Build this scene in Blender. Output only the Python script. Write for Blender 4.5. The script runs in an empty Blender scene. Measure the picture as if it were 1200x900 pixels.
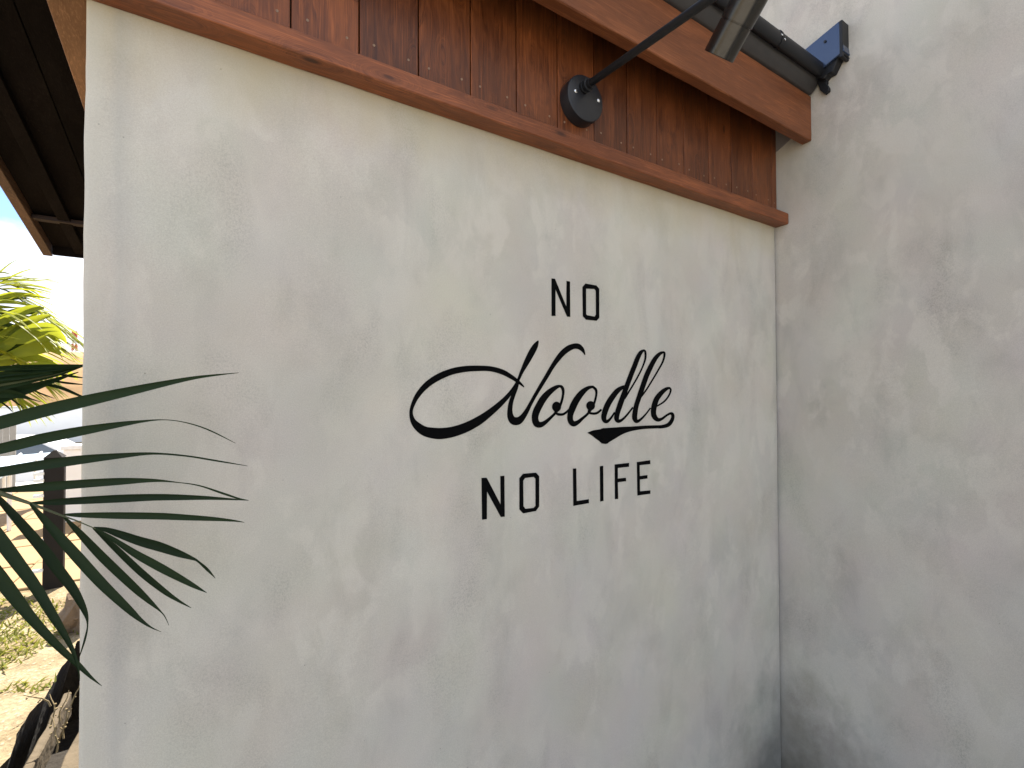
import bpy, bmesh, math, random
from mathutils import Vector, Matrix, noise
from mathutils.geometry import tessellate_polygon
R_ = math.radians
random.seed(4)
S = bpy.context.scene
C = S.collection

# ------------------------------------------------------------------ camera
CAM_D, CAM_H, F_PX = 1.6, 1.5, 530.28        # metres to the sign wall, eye height, focal length in px of a 1200 px wide frame
_yaw, _pit, _rol = R_(31.29752), R_(0.84766), R_(0.21235)
_F = Vector((math.sin(_yaw) * math.cos(_pit), math.cos(_yaw) * math.cos(_pit), math.sin(_pit)))
_Rt = Vector((math.cos(_yaw), -math.sin(_yaw), 0))
_Dn = -_Rt.cross(_F)
RT = _Rt * math.cos(_rol) + _Dn * math.sin(_rol)
DN = -_Rt * math.sin(_rol) + _Dn * math.cos(_rol)
FW = _F
CAM = Vector((0, -CAM_D, CAM_H))
cd = bpy.data.cameras.new('camera')
cd.sensor_width = 36; cd.lens = F_PX / 1200 * 36; cd.clip_start = 0.02; cd.clip_end = 3000
cam = bpy.data.objects.new('camera', cd); C.objects.link(cam)
m = Matrix((RT, -DN, -FW)).transposed().to_4x4(); m.translation = CAM
cam.matrix_world = m
S.camera = cam

# ------------------------------------------------------------------ light
SUN_EL, SUN_AZ = R_(54), R_(20)              # azimuth from +Y towards +X: behind the wing, a little to the right
SKY_STRENGTH, SUN_STRENGTH, EXPOSURE = 0.10, 4.2, 1.95
S.view_settings.view_transform = 'Standard'; S.view_settings.look = 'None'
S.view_settings.exposure = EXPOSURE; S.view_settings.gamma = 1
W = bpy.data.worlds.new('World'); S.world = W; W.use_nodes = True
nt = W.node_tree; nt.nodes.clear()
def N(t, k, **kw):
    n = t.nodes.new(k)
    for a, v in kw.items(): setattr(n, a, v)
    return n
wo = N(nt, 'ShaderNodeOutputWorld'); bg = N(nt, 'ShaderNodeBackground')
sky = N(nt, 'ShaderNodeTexSky', sky_type='NISHITA', sun_disc=False, sun_elevation=SUN_EL, sun_rotation=SUN_AZ, dust_density=.2, air_density=.6, altitude=1000, ozone_density=1.6)
tc = N(nt, 'ShaderNodeTexCoord'); mp = N(nt, 'ShaderNodeMapping')
mp.inputs['Scale'].default_value = (1, 1, 2.2)
mp.inputs['Location'].default_value = (4.776, .983, 3.779)
nz = N(nt, 'ShaderNodeTexNoise'); nz.inputs['Scale'].default_value = 2.6; nz.inputs['Detail'].default_value = 9; nz.inputs['Roughness'].default_value = .55
rp = N(nt, 'ShaderNodeValToRGB'); rp.color_ramp.elements[0].position = .46; rp.color_ramp.elements[1].position = .56
mx = N(nt, 'ShaderNodeMixRGB'); 
nz2 = N(nt, 'ShaderNodeTexNoise'); nz2.inputs['Scale'].default_value = 7; nz2.inputs['Detail'].default_value = 6
rp2 = N(nt, 'ShaderNodeValToRGB'); rp2.color_ramp.elements[0].position = .38; rp2.color_ramp.elements[1].position = .6
rp2.color_ramp.elements[0].color = (3.0, 3.2, 3.5, 1); rp2.color_ramp.elements[1].color = (4.6, 4.65, 4.7, 1)
L = nt.links.new
L(mp.outputs[0], nz2.inputs['Vector']); L(nz2.outputs[0], rp2.inputs[0]); L(rp2.outputs[0], mx.inputs[2])
L(tc.outputs['Generated'], mp.inputs[0]); L(mp.outputs[0], nz.inputs['Vector']); L(nz.outputs[0], rp.inputs[0])
L(rp.outputs[0], mx.inputs[0]); L(sky.outputs[0], mx.inputs[1]); L(mx.outputs[0], bg.inputs[0]); L(bg.outputs[0], wo.inputs[0])
bg.inputs[1].default_value = SKY_STRENGTH
sd = bpy.data.lights.new('sun', 'SUN'); sd.energy = SUN_STRENGTH; sd.angle = R_(.53); sd.color = (1, .93, .82)
so = bpy.data.objects.new('sun', sd); C.objects.link(so)
sv = Vector((math.sin(SUN_AZ) * math.cos(SUN_EL), math.cos(SUN_AZ) * math.cos(SUN_EL), math.sin(SUN_EL)))
so.rotation_euler = sv.to_track_quat('Z', 'Y').to_euler()

# ------------------------------------------------------------------ helpers
def ray(px, py): return RT * ((px - 600) / F_PX) + DN * ((py - 450) / F_PX) + FW
def atY(px, py, Y=0.0):
    r = ray(px, py); return CAM + r * ((Y + CAM_D) / r.y)
def atX(px, py, X):
    r = ray(px, py); return CAM + r * (X / r.x)
def atZ(px, py, Z):
    r = ray(px, py); return CAM + r * ((Z - CAM_H) / r.z)

def obj(name, bm, mat, parent=None, smooth=False, recalc=True):
    if recalc: bmesh.ops.recalc_face_normals(bm, faces=bm.faces)
    me = bpy.data.meshes.new(name); bm.to_mesh(me); bm.free()
    if mat: me.materials.append(mat)
    if smooth:
        me.polygons.foreach_set('use_smooth', [True] * len(me.polygons))
    o = bpy.data.objects.new(name, me); C.objects.link(o)
    if parent: o.parent = parent
    return o
def inst(src, name, parent, loc=(0, 0, 0)):
    o = bpy.data.objects.new(name, src.data); C.objects.link(o); o.parent = parent; o.location = loc
    return o
def tag(o, label, cat, group=None):
    o['label'] = label; o['category'] = cat
    if group: o['group'] = group
    return o
def thing(name, label, cat, loc=(0, 0, 0), group=None):
    o = bpy.data.objects.new(name, None); C.objects.link(o); o.empty_display_size = .1
    o.location = loc; bpy.context.view_layer.update()
    return tag(o, label, cat, group)
def struct(name, bm, mat, **k):
    o = obj(name, bm, mat, **k); o['kind'] = 'structure'; return o

def box(bm, x0, x1, y0, y1, z0, z1):
    vs = [bm.verts.new((x, y, z)) for x in (x0, x1) for y in (y0, y1) for z in (z0, z1)]
    for f in ((0, 1, 3, 2), (4, 6, 7, 5), (0, 4, 5, 1), (2, 3, 7, 6), (0, 2, 6, 4), (1, 5, 7, 3)):
        bm.faces.new([vs[i] for i in f])
    return vs
def bevel(bm, w, seg=2):
    bmesh.ops.recalc_face_normals(bm, faces=bm.faces)
    bmesh.ops.bevel(bm, geom=list(bm.edges), offset=w, segments=seg, affect='EDGES', profile=.5)
def bbox(x0, x1, y0, y1, z0, z1, w=.003, seg=2):
    bm = bmesh.new(); box(bm, x0, x1, y0, y1, z0, z1); bevel(bm, w, seg); return bm
def board_x(x0, x1, y0, y1, z0, z1, step=.05, amp=.0012, w=.004, seed=0):
    """long sawn board along X with slightly wavering arrises"""
    bm = bmesh.new(); n = max(2, int((x1 - x0) / step)); prev = None
    prof = [(y0 + w, z0), (y1 - w, z0), (y1, z0 + w), (y1, z1 - w), (y1 - w, z1), (y0 + w, z1), (y0, z1 - w), (y0, z0 + w)]
    for i in range(n + 1):
        x = x0 + (x1 - x0) * i / n
        ring = []
        for k, (y, z) in enumerate(prof):
            dy = noise.noise((x * 5, k // 2 * 7.3 + seed, 1.1)) * amp * 1.6; dz = noise.noise((x * 5, k // 2 * 5.1 + seed, 7.7)) * amp * 1.6
            ring.append(bm.verts.new((x, y + dy, z + dz)))
        if prev:
            for k in range(8): bm.faces.new((prev[k], prev[(k + 1) % 8], ring[(k + 1) % 8], ring[k]))
        else: bm.faces.new(ring[::-1])
        prev = ring
    bm.faces.new(prev); return bm
def tube(bm, pts, rad, n=10, cap=True):
    pts = [Vector(p) for p in pts]
    rr = rad if isinstance(rad, (list, tuple)) else [rad] * len(pts)
    rings = []; up = None
    for i, p in enumerate(pts):
        d = (pts[min(i + 1, len(pts) - 1)] - pts[max(i - 1, 0)]).normalized()
        if up is None:
            up = Vector((0, 0, 1)) if abs(d.z) < .9 else Vector((1, 0, 0))
        a = d.cross(up).normalized(); b = a.cross(d).normalized(); up = b
        rings.append([bm.verts.new(p + (a * math.cos(t) + b * math.sin(t)) * rr[i]) for t in [2 * math.pi * k / n for k in range(n)]])
    for r0, r1 in zip(rings, rings[1:]):
        for k in range(n): bm.faces.new((r0[k], r0[(k + 1) % n], r1[(k + 1) % n], r1[k]))
    if cap: bm.faces.new(rings[0][::-1]); bm.faces.new(rings[-1])
    return rings
def lathe(prof, p0, axis, n=48):
    """prof: list of (distance along axis, radius); closed solid of revolution"""
    bm = bmesh.new(); ax = Vector(axis).normalized(); p0 = Vector(p0)
    u = ax.orthogonal().normalized(); v = ax.cross(u)
    rings = []
    for d, r in prof:
        if r < 1e-6: rings.append([bm.verts.new(p0 + ax * d)])
        else: rings.append([bm.verts.new(p0 + ax * d + (u * math.cos(2 * math.pi * k / n) + v * math.sin(2 * math.pi * k / n)) * r) for k in range(n)])
    for a, b in zip(rings, rings[1:]):
        for k in range(n):
            k2 = (k + 1) % n
            if len(a) == 1 and len(b) == 1: continue
            if len(a) == 1: bm.faces.new((a[0], b[k], b[k2]))
            elif len(b) == 1: bm.faces.new((a[k], a[k2], b[0]))
            else: bm.faces.new((a[k], a[k2], b[k2], b[k]))
    return bm
def flat_smooth(o, deg=35):
    me = o.data
    me.polygons.foreach_set('use_smooth', [True] * len(me.polygons))
    bm = bmesh.new(); bm.from_mesh(me)
    for e in bm.edges:
        if len(e.link_faces) == 2 and e.calc_face_angle(0) > R_(deg): e.smooth = False
    bm.to_mesh(me); bm.free()
    return o

# ------------------------------------------------------------------ materials
def mat(name):
    m = bpy.data.materials.new(name); m.use_nodes = True
    t = m.node_tree; b = t.nodes['Principled BSDF']
    return m, t, b
def plain(name, col, rough=.6, metal=0.0, var=.15, scale=30, bump=0.0, spec=.5):
    m, t, b = mat(name); l = t.links.new
    co = N(t, 'ShaderNodeTexCoord'); n = N(t, 'ShaderNodeTexNoise'); n.inputs['Scale'].default_value = scale; n.inputs['Detail'].default_value = 5
    l(co.outputs['Object'], n.inputs['Vector'])
    h = N(t, 'ShaderNodeMixRGB', blend_type='MIX')
    h.inputs[1].default_value = (*[c * (1 - var) for c in col], 1); h.inputs[2].default_value = (*[min(1, c * (1 + var)) for c in col], 1)
    l(n.outputs[0], h.inputs[0]); l(h.outputs[0], b.inputs['Base Color'])
    b.inputs['Roughness'].default_value = rough; b.inputs['Metallic'].default_value = metal
    b.inputs['Specular IOR Level'].default_value = spec
    if bump:
        bp = N(t, 'ShaderNodeBump'); bp.inputs['Strength'].default_value = 1; bp.inputs['Distance'].default_value = bump
        l(n.outputs[0], bp.inputs['Height']); l(bp.outputs[0], b.inputs['Normal'])
    return m
def ramp(t, src, stops):
    r = N(t, 'ShaderNodeValToRGB'); e = r.color_ramp.elements
    while len(e) < len(stops): e.new(.5)
    for i, (p, c) in enumerate(stops):
        e[i].position = p; e[i].color = (c, c, c, 1) if not isinstance(c, tuple) else (*c, 1)
    t.links.new(src, r.inputs[0]); return r
def tnoise(t, vec, scale, detail=4, rough=.5, dist=0.0):
    n = N(t, 'ShaderNodeTexNoise'); n.inputs['Scale'].default_value = scale; n.inputs['Detail'].default_value = detail
    n.inputs['Roughness'].default_value = rough; n.inputs['Distortion'].default_value = dist
    t.links.new(vec, n.inputs['Vector']); return n
def tmap(t, vec, sc=(1, 1, 1), loc=(0, 0, 0)):
    k = N(t, 'ShaderNodeMapping'); k.inputs['Scale'].default_value = sc; k.inputs['Location'].default_value = loc
    t.links.new(vec, k.inputs[0]); return k.outputs[0]
def mixc(t, fac, a, b, mode='MIX'):
    x = N(t, 'ShaderNodeMixRGB', blend_type=mode)
    for s, v in ((x.inputs[0], fac), (x.inputs[1], a), (x.inputs[2], b)):
        if isinstance(v, (int, float)): s.default_value = v
        elif isinstance(v, tuple): s.default_value = (*v, 1)
        else: t.links.new(v, s)
    return x.outputs[0]
def math_(t, op, a, b=None):
    x = N(t, 'ShaderNodeMath', operation=op)
    for s, v in ((x.inputs[0], a), (x.inputs[1], b)):
        if v is None: continue
        if isinstance(v, (int, float)): s.default_value = v
        else: t.links.new(v, s)
    return x.outputs[0]

def plaster(name, base, seed, patch, stains_light=None):
    """trowelled lime plaster: soft tints, trowel patches, sandy smudges; stains_light(t, co, P) adds the marks and painted-in light this wall carries"""
    m, t, b = mat(name); l = t.links.new
    co = N(t, 'ShaderNodeTexCoord').outputs['Object']
    P = tmap(t, co, (1, 1, 1), (seed, seed * .7, seed * 1.3))
    def mul(c, fac, f): return mixc(t, fac, c, (f, f, f), 'MULTIPLY')
    c = mixc(t, 0, base, base)
    soft = ramp(t, tnoise(t, tmap(t, P, (1, 1, .8)), 2.3, 3, .5, .3).outputs[0], [(.32, .93), (.68, 1.05)]).outputs[0]
    c = mixc(t, 1, c, soft, 'MULTIPLY')
    # broad warm, pink and cool tints
    tint = tnoise(t, tmap(t, P, (1, 1, .8), (7, 2, 5)), 2.9, 3, .5)
    tn = N(t, 'ShaderNodeVectorMath', operation='MULTIPLY_ADD'); l(tint.outputs['Color'], tn.inputs[0])
    tn.inputs[1].default_value = (.13, .12, .14); tn.inputs[2].default_value = (.935, .94, .93)
    c = mixc(t, 1, c, tn.outputs[0], 'MULTIPLY')
    # trowel patches with half-hard edges
    big = ramp(t, tnoise(t, tmap(t, P, (1, 1, 1), (1, 9, 4)), 1.7, 2).outputs[0], [(.38, 0), (.60, 1)]).outputs[0]
    p1 = ramp(t, tnoise(t, tmap(t, P, (1, 1, .62), (3, 1, 8)), 7.5, 5, .55, .35).outputs[0], [(.50, 0), (.58, 1)]).outputs[0]
    c = mixc(t, math_(t, 'MULTIPLY', math_(t, 'MULTIPLY', p1, big), patch), c, tuple(min(1, x * 1.16) for x in base))
    p2 = ramp(t, tnoise(t, tmap(t, P, (1, 1, .5), (13, 4, 2)), 5.2, 5, .6, .5).outputs[0], [(.52, 0), (.66, 1)]).outputs[0]
    c = mul(c, math_(t, 'MULTIPLY', p2, patch * .8), .80)
    # smudges where the sand shows through
    grit = ramp(t, tnoise(t, tmap(t, P, (1, 1, .8)), 170, 3, .75).outputs[0], [(.46, 0), (.62, 1)]).outputs[0]
    sm = ramp(t, tnoise(t, tmap(t, P, (1, 1, .5), (2, 7, 1)), 4.3, 3, .55, .5).outputs[0], [(.52, .06), (.74, 1)]).outputs[0]
    c = mul(c, math_(t, 'MULTIPLY', math_(t, 'MULTIPLY', grit, sm), .6), .62)
    c = mul(c, math_(t, 'MULTIPLY', sm, .45), .86)
    g = tnoise(t, P, 300, 3, .7).outputs[0]
    c = mixc(t, .18, c, ramp(t, g, [(.3, .15), (.7, .85)]).outputs[0], 'OVERLAY')
    # pits and specks
    v = N(t, 'ShaderNodeTexVoronoi'); v.inputs['Scale'].default_value = 24; l(P, v.inputs['Vector'])
    sel = ramp(t, tnoise(t, P, 11, 2).outputs[0], [(.60, 0), (.63, 1)]).outputs[0]
    pit = math_(t, 'MULTIPLY', ramp(t, v.outputs['Distance'], [(.035, 1), (.06, 0)]).outputs[0], sel)
    c = mul(c, math_(t, 'MULTIPLY', pit, .7), .45)
    if stains_light: c = stains_light(t, co, P, c)
    l(c, b.inputs['Base Color']); b.inputs['Roughness'].default_value = .75; b.inputs['Specular IOR Level'].default_value = .2
    hgt = math_(t, 'ADD', math_(t, 'MULTIPLY', tnoise(t, P, 6, 4, .55, .6).outputs[0], .8), math_(t, 'MULTIPLY', tnoise(t, P, 130, 4, .7).outputs[0], .07))
    hgt = math_(t, 'SUBTRACT', hgt, math_(t, 'MULTIPLY', pit, .12))
    bp = N(t, 'ShaderNodeBump'); bp.inputs['Distance'].default_value = .010; bp.inputs['Strength'].default_value = .55
    l(hgt, bp.inputs['Height']); l(bp.outputs[0], b.inputs['Normal'])
    return m
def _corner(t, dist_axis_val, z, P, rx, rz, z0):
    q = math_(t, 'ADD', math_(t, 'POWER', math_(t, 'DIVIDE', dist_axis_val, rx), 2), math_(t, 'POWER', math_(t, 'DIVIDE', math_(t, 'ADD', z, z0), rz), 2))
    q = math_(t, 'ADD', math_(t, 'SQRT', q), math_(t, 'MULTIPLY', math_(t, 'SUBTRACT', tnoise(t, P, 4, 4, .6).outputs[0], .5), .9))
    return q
def stains_light_sign(t, co, P, c):
    sx = N(t, 'ShaderNodeSeparateXYZ'); t.links.new(co, sx.inputs[0]); X, Z = sx.outputs[0], sx.outputs[2]
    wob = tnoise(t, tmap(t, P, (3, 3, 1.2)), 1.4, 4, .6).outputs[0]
    # warm bounce light off the ledge board, painted into the plaster colour
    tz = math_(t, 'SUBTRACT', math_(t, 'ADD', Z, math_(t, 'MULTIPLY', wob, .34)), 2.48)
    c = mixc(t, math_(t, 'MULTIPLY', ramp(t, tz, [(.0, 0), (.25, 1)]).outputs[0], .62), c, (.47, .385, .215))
    # corner bead at the left end
    xe = math_(t, 'ADD', math_(t, 'SUBTRACT', X, -.35), math_(t, 'MULTIPLY', math_(t, 'SUBTRACT', wob, .5), .05))
    c = mixc(t, math_(t, 'MULTIPLY', ramp(t, xe, [(.03, 1), (.06, 0)]).outputs[0], .35), c, (.56, .52, .42))
    c = mixc(t, math_(t, 'MULTIPLY', ramp(t, xe, [(.055, 0), (.075, 1), (.115, 0)]).outputs[0], .3), c, (.36, .35, .32))
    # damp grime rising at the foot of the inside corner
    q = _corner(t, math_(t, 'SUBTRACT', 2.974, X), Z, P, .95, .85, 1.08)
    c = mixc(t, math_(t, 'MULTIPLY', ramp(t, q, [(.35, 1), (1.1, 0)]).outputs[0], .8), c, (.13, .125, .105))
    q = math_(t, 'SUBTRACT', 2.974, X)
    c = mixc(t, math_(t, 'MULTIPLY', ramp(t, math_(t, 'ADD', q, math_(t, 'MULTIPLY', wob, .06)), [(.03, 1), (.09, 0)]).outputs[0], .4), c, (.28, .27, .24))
    return c
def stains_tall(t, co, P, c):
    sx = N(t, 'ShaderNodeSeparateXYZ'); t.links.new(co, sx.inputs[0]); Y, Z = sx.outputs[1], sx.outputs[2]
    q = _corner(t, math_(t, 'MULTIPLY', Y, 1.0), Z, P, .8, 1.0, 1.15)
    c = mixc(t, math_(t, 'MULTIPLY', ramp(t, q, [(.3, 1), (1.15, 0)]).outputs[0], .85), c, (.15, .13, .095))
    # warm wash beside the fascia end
    q = _corner(t, math_(t, 'ADD', Y, .1), Z, P, .22, .42, -2.95)
    c = mixc(t, math_(t, 'MULTIPLY', ramp(t, q, [(.4, 1), (1.1, 0)]).outputs[0], .35), c, (.46, .40, .28))
    return c
M_wallA = plaster('plaster_sign_wall', (.535, .49, .415), 3.1, .5, stains_light_sign)
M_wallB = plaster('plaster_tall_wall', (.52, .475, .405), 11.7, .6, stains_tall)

def wood(name, axis, dark, light, rough=.42, per_object=True, knots=True, sheen=.3):
    """stained softwood, grain along the given axis"""
    m, t, b = mat(name); l = t.links.new
    co = N(t, 'ShaderNodeTexCoord').outputs['Object']
    rnd = N(t, 'ShaderNodeObjectInfo').outputs['Random']
    off = N(t, 'ShaderNodeCombineXYZ')
    for i in range(3): l(math_(t, 'MULTIPLY', rnd, (37.0, 91.0, 53.0)[i]), off.inputs[i])
    va = N(t, 'ShaderNodeVectorMath', operation='ADD'); l(co, va.inputs[0]); l(off.outputs[0], va.inputs[1])
    P = va.outputs[0]
    k = 'XYZ'.index(axis)
    def st(a, c): return tuple(c if i == k else a for i in range(3))
    wp = tnoise(t, tmap(t, P, st(5, 1.6)), 1, 3, .5)
    kn = N(t, 'ShaderNodeTexVoronoi'); kn.inputs['Scale'].default_value = 1; l(tmap(t, P, st(7.5, 2.6)), kn.inputs['Vector'])
    kd = kn.outputs['Distance']
    kf = ramp(t, kd, [(.0, 1), (.34, 0)]).outputs[0]
    warp = math_(t, 'ADD', math_(t, 'MULTIPLY', wp.outputs[0], .35), math_(t, 'MULTIPLY', kf, .30 if knots else 0))
    cw = N(t, 'ShaderNodeCombineXYZ')
    for i in range(3):
        if i != k: l(warp, cw.inputs[i])
    vb = N(t, 'ShaderNodeVectorMath', operation='ADD'); l(P, vb.inputs[0]); l(cw.outputs[0], vb.inputs[1])
    Q = vb.outputs[0]
    grain = tnoise(t, tmap(t, Q, st(55, 1.2)), 1, 4, .6).outputs[0]
    broad = tnoise(t, tmap(t, Q, st(13, .8)), 1, 3, .5).outputs[0]
    fine = tnoise(t, tmap(t, P, st(260, 6)), 1, 3, .6).outputs[0]
    g = math_(t, 'ADD', math_(t, 'MULTIPLY', grain, .55), math_(t, 'MULTIPLY', broad, .45))
    c = mixc(t, ramp(t, g, [(.36, 0), (.66, 1)]).outputs[0], dark, light)
    c = mixc(t, math_(t, 'MULTIPLY', ramp(t, fine, [(.52, 0), (.70, 1)]).outputs[0], .5), c, tuple(x * 1.9 for x in light))
    c = mixc(t, math_(t, 'MULTIPLY', ramp(t, tnoise(t, tmap(t, P, st(6, 2)), 1, 3).outputs[0], [(.35, 1), (.6, 0)]).outputs[0], .45), c, tuple(x * .6 for x in dark))
    if knots:
        c = mixc(t, math_(t, 'MULTIPLY', ramp(t, kd, [(.05, 1), (.10, 0)]).outputs[0], .85), c, tuple(x * .25 for x in dark))
    # each board took the stain differently
    tone = ramp(t, rnd, [(0, .72), (.5, 1.0), (1, 1.25)]).outputs[0]
    if per_object: c = mixc(t, 1, c, tone, 'MULTIPLY')
    l(c, b.inputs['Base Color'])
    rr = math_(t, 'ADD', rough - .1, math_(t, 'MULTIPLY', g, .25)); l(rr, b.inputs['Roughness'])
    b.inputs['Specular IOR Level'].default_value = sheen
    bp = N(t, 'ShaderNodeBump'); bp.inputs['Distance'].default_value = .0025; bp.inputs['Strength'].default_value = .6
    l(math_(t, 'ADD', g, math_(t, 'MULTIPLY', fine, .35)), bp.inputs['Height']); l(bp.outputs[0], b.inputs['Normal'])
    return m
DK, LT = (.088, .023, .006), (.235, .068, .018)
M_plank = wood('stained_plank', 'Z', DK, LT, .40, sheen=.45)
M_trim = wood('stained_trim', 'X', (.115, .030, .008), (.25, .074, .022), .46, sheen=.45)
M_fascia = wood('stained_fascia', 'X', (.145, .044, .014), (.24, .080, .028), .52, knots=False)
M_sidetrim = wood('stained_side_trim', 'Y', (.15, .068, .028), (.24, .12, .055), .55)
M_barge = wood('weathered_barge', 'Y', (.07, .036, .018), (.15, .08, .043), .6, knots=False)
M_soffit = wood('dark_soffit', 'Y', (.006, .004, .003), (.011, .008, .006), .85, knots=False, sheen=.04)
M_batten = wood('brown_batten', 'X', (.022, .010, .006), (.04, .02, .011), .7, knots=False)
M_backing = plain('dark_backing', (.02, .012, .008), .8)
M_black = plain('black_powdercoat', (.008, .008, .009), .5, 0, .2, 80, 0, .35)
M_plate = plain('black_plate', (.016, .016, .018), .38, 0, .15, 60, 0, .5)
M_flash = plain('dark_metal_flashing', (.055, .050, .046), .5, .3, .15, 18)
M_blueflash = plain('sky_tinted_flashing', (.05, .075, .135), .2, .6, .1, 10)  # sky reflection put into the blue base colour
M_steel = plain('screw_steel', (.75, .74, .72), .25, 1.0)
M_brass = plain('screw_brass', (.30, .20, .13), .4, .7)
M_paint = plain('black_sign_paint', (.0022, .0022, .0022), .8, 0, .3, 60, 0, .06)
def head_metal():
    m, t, b = mat('bronze_lamp_metal'); l = t.links.new
    co = N(t, 'ShaderNodeTexCoord').outputs['Object']
    n = tnoise(t, tmap(t, co, (90, 90, 90)), 1, 3).outputs[0]
    l(mixc(t, n, (.05, .045, .038), (.075, .068, .058)), b.inputs['Base Color'])
    b.inputs['Roughness'].default_value = .27; b.inputs['Metallic'].default_value = .9
    return m
M_head = head_metal()
def leaf(name, c0, c1, trans, rough=.45, tcol=None):
    m, t, b = mat(name); l = t.links.new
    co = N(t, 'ShaderNodeTexCoord').outputs['Object']; rnd = N(t, 'ShaderNodeObjectInfo').outputs['Random']
    n = tnoise(t, co, 14, 3).outputs[0]
    f = math_(t, 'MULTIPLY', math_(t, 'ADD', n, rnd), .5)
    c = mixc(t, f, c0, c1)
    l(c, b.inputs['Base Color']); b.inputs['Roughness'].default_value = rough; b.inputs['Specular IOR Level'].default_value = .16
    tr = N(t, 'ShaderNodeBsdfTranslucent')
    if tcol: tr.inputs[0].default_value = (*tcol, 1)
    else: l(c, tr.inputs[0])
    ms = N(t, 'ShaderNodeMixShader'); ms.inputs[0].default_value = trans
    out = t.nodes['Material Output']
    l(b.outputs[0], ms.inputs[1]); l(tr.outputs[0], ms.inputs[2]); l(ms.outputs[0], out.inputs[0])
    return m
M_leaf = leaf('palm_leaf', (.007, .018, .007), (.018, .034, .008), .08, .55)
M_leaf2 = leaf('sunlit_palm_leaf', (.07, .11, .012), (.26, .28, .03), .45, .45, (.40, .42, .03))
M_stalk = plain('palm_stalk', (.06, .07, .025), .5, 0, .3, 40)
M_trunk = plain('palm_trunk', (.13, .10, .07), .85, 0, .35, 25, .02)

# ------------------------------------------------------------------ the low wing with the sign
XL, XC = -.35, 2.974           # left and right ends of the sign wall
ZT = 2.545                     # underside of the ledge board
def wall_y(x, z):
    return noise.noise((x * 2.1, z * 2.1, 4.2)) * .0022
wing = thing('restaurant_wing', 'low pale plastered wing with reddish timber top, painted slogan and shed roof', 'building', (1.3, 0, 0))
def wingobj(name, bm, m, **k):
    o = obj(name, bm, m, **k); o.parent = wing; o.matrix_parent_inverse = wing.matrix_world.inverted(); return o
def sub(name, bm, m, par, **k):
    o = obj(name, bm, m, **k); o.parent = par; o.matrix_parent_inverse = par.matrix_world.inverted(); return o
# plaster wall: front grid, rounded left arris, left side, top
bm = bmesh.new()
xs = [XL + .014 + (XC - .016 - XL - .014) * i / 110 for i in range(111)]
zs = [-1.3 + (ZT + .02 + 1.3) * i / 120 for i in range(121)]
cols = []
ARC = [(XL, 1.75), (XL, 1.0), (XL, .4), (XL, .014)] + [(XL + .014 - .014 * math.cos(a), .014 - .014 * math.sin(a)) for a in (R_(30), R_(60))]
for (x, y) in ARC:
    cols.append([bm.verts.new((x + noise.noise((z * 6, 3.3, x)) * .0022 + noise.noise((z * 23, 1.3, x)) * .0008, y + wall_y(XL, z), z)) for z in zs])
for x in xs:
    cols.append([bm.verts.new((x, wall_y(x, z), z)) for z in zs])
cols.append([bm.verts.new((XC - .016, .25, z)) for z in zs])
for a, b_ in zip(cols, cols[1:]):
    for i in range(len(zs) - 1): bm.faces.new((a[i], b_[i], b_[i + 1], a[i + 1]))
bm.faces.new([c[-1] for c in cols])
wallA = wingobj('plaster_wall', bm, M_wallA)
flat_smooth(wallA, 50)
# rear wall of the wing
wingobj('rear_wall', bbox(XL + .01, XC - .01, 1.70, 1.82, -1.3, 2.3, .004), M_wallA)
# dark strip closing the joint against the tall wall
wingobj('joint_filler', bbox(XC - .0155, XC - .0025, .03, .06, -1.3, 2.56, .0004, 1), M_backing)
# backing behind the boards
wingobj('backing_board', bbox(XL + .02, XC - .012, .016, .04, 2.57, 3.24, .002), M_backing)
# vertical boards
pitch, gap = .2128, .0045
seams = [XL - .002] + [.142 + pitch * i for i in range(-2, 14)] + [XC - .004]
pm = {}
for i, (a, b_) in enumerate(zip(seams, seams[1:])):
    w = b_ - a - gap
    if w < .02: continue
    key = round(w, 3)
    if key not in pm:
        src = wingobj('plank', bbox(-w / 2, w / 2, -.012, .012, 2.575, 3.24, .0022), M_plank); pm[key] = src.data; o = src
    else:
        o = bpy.data.objects.new('plank', pm[key]); C.objects.link(o); o.parent = wing; o.matrix_parent_inverse = wing.matrix_world.inverted()
    o.location = ((a + b_) / 2, random.uniform(-.002, .0015), random.uniform(-.006, .006))
    bpy.context.view_layer.update()
    for s in (-1, 1):
        if w < .1 and s > 0: continue
        px = (a + b_) / 2 + s * (w / 2 - random.uniform(.035, .05)) if w > .1 else (a + b_) / 2
        zz = 2.705 + random.uniform(-.008, .008); y0 = -.012 + o.location.y
        sub('screw', lathe([(-.001, .0046), (.001, .0046), (.0014, .0034), (.0004, .002), (.0002, 0)], (px, y0, zz), (0, -1, 0), 12), M_brass, o)
# ledge board under the planks
trim = wingobj('ledge_board', board_x(XL - .09, XC - .007, -.083, -.0005, ZT, ZT + .068, seed=3), M_trim)
flat_smooth(trim, 30)
# raking board along the left side (follows the roof pitch)
SL = .30
bm = bmesh.new()
y0, y1 = -.0005, 2.1
ZS = 2.547 + SL * .063
for (x0, x1) in ((XL - .09, XL - .001),):
    vs = [bm.verts.new((x, y, ZS - SL * y + dz)) for x in (x0, x1) for y in (y0 + .001, y1) for dz in (0, .068)]
    for f in ((0, 1, 3, 2), (4, 6, 7, 5), (0, 4, 5, 1), (2, 3, 7, 6), (0, 2, 6, 4), (1, 5, 7, 3)): bm.faces.new([vs[i] for i in f])
bevel(bm, .003)
wingobj('raking_board', bm, M_sidetrim)
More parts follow.
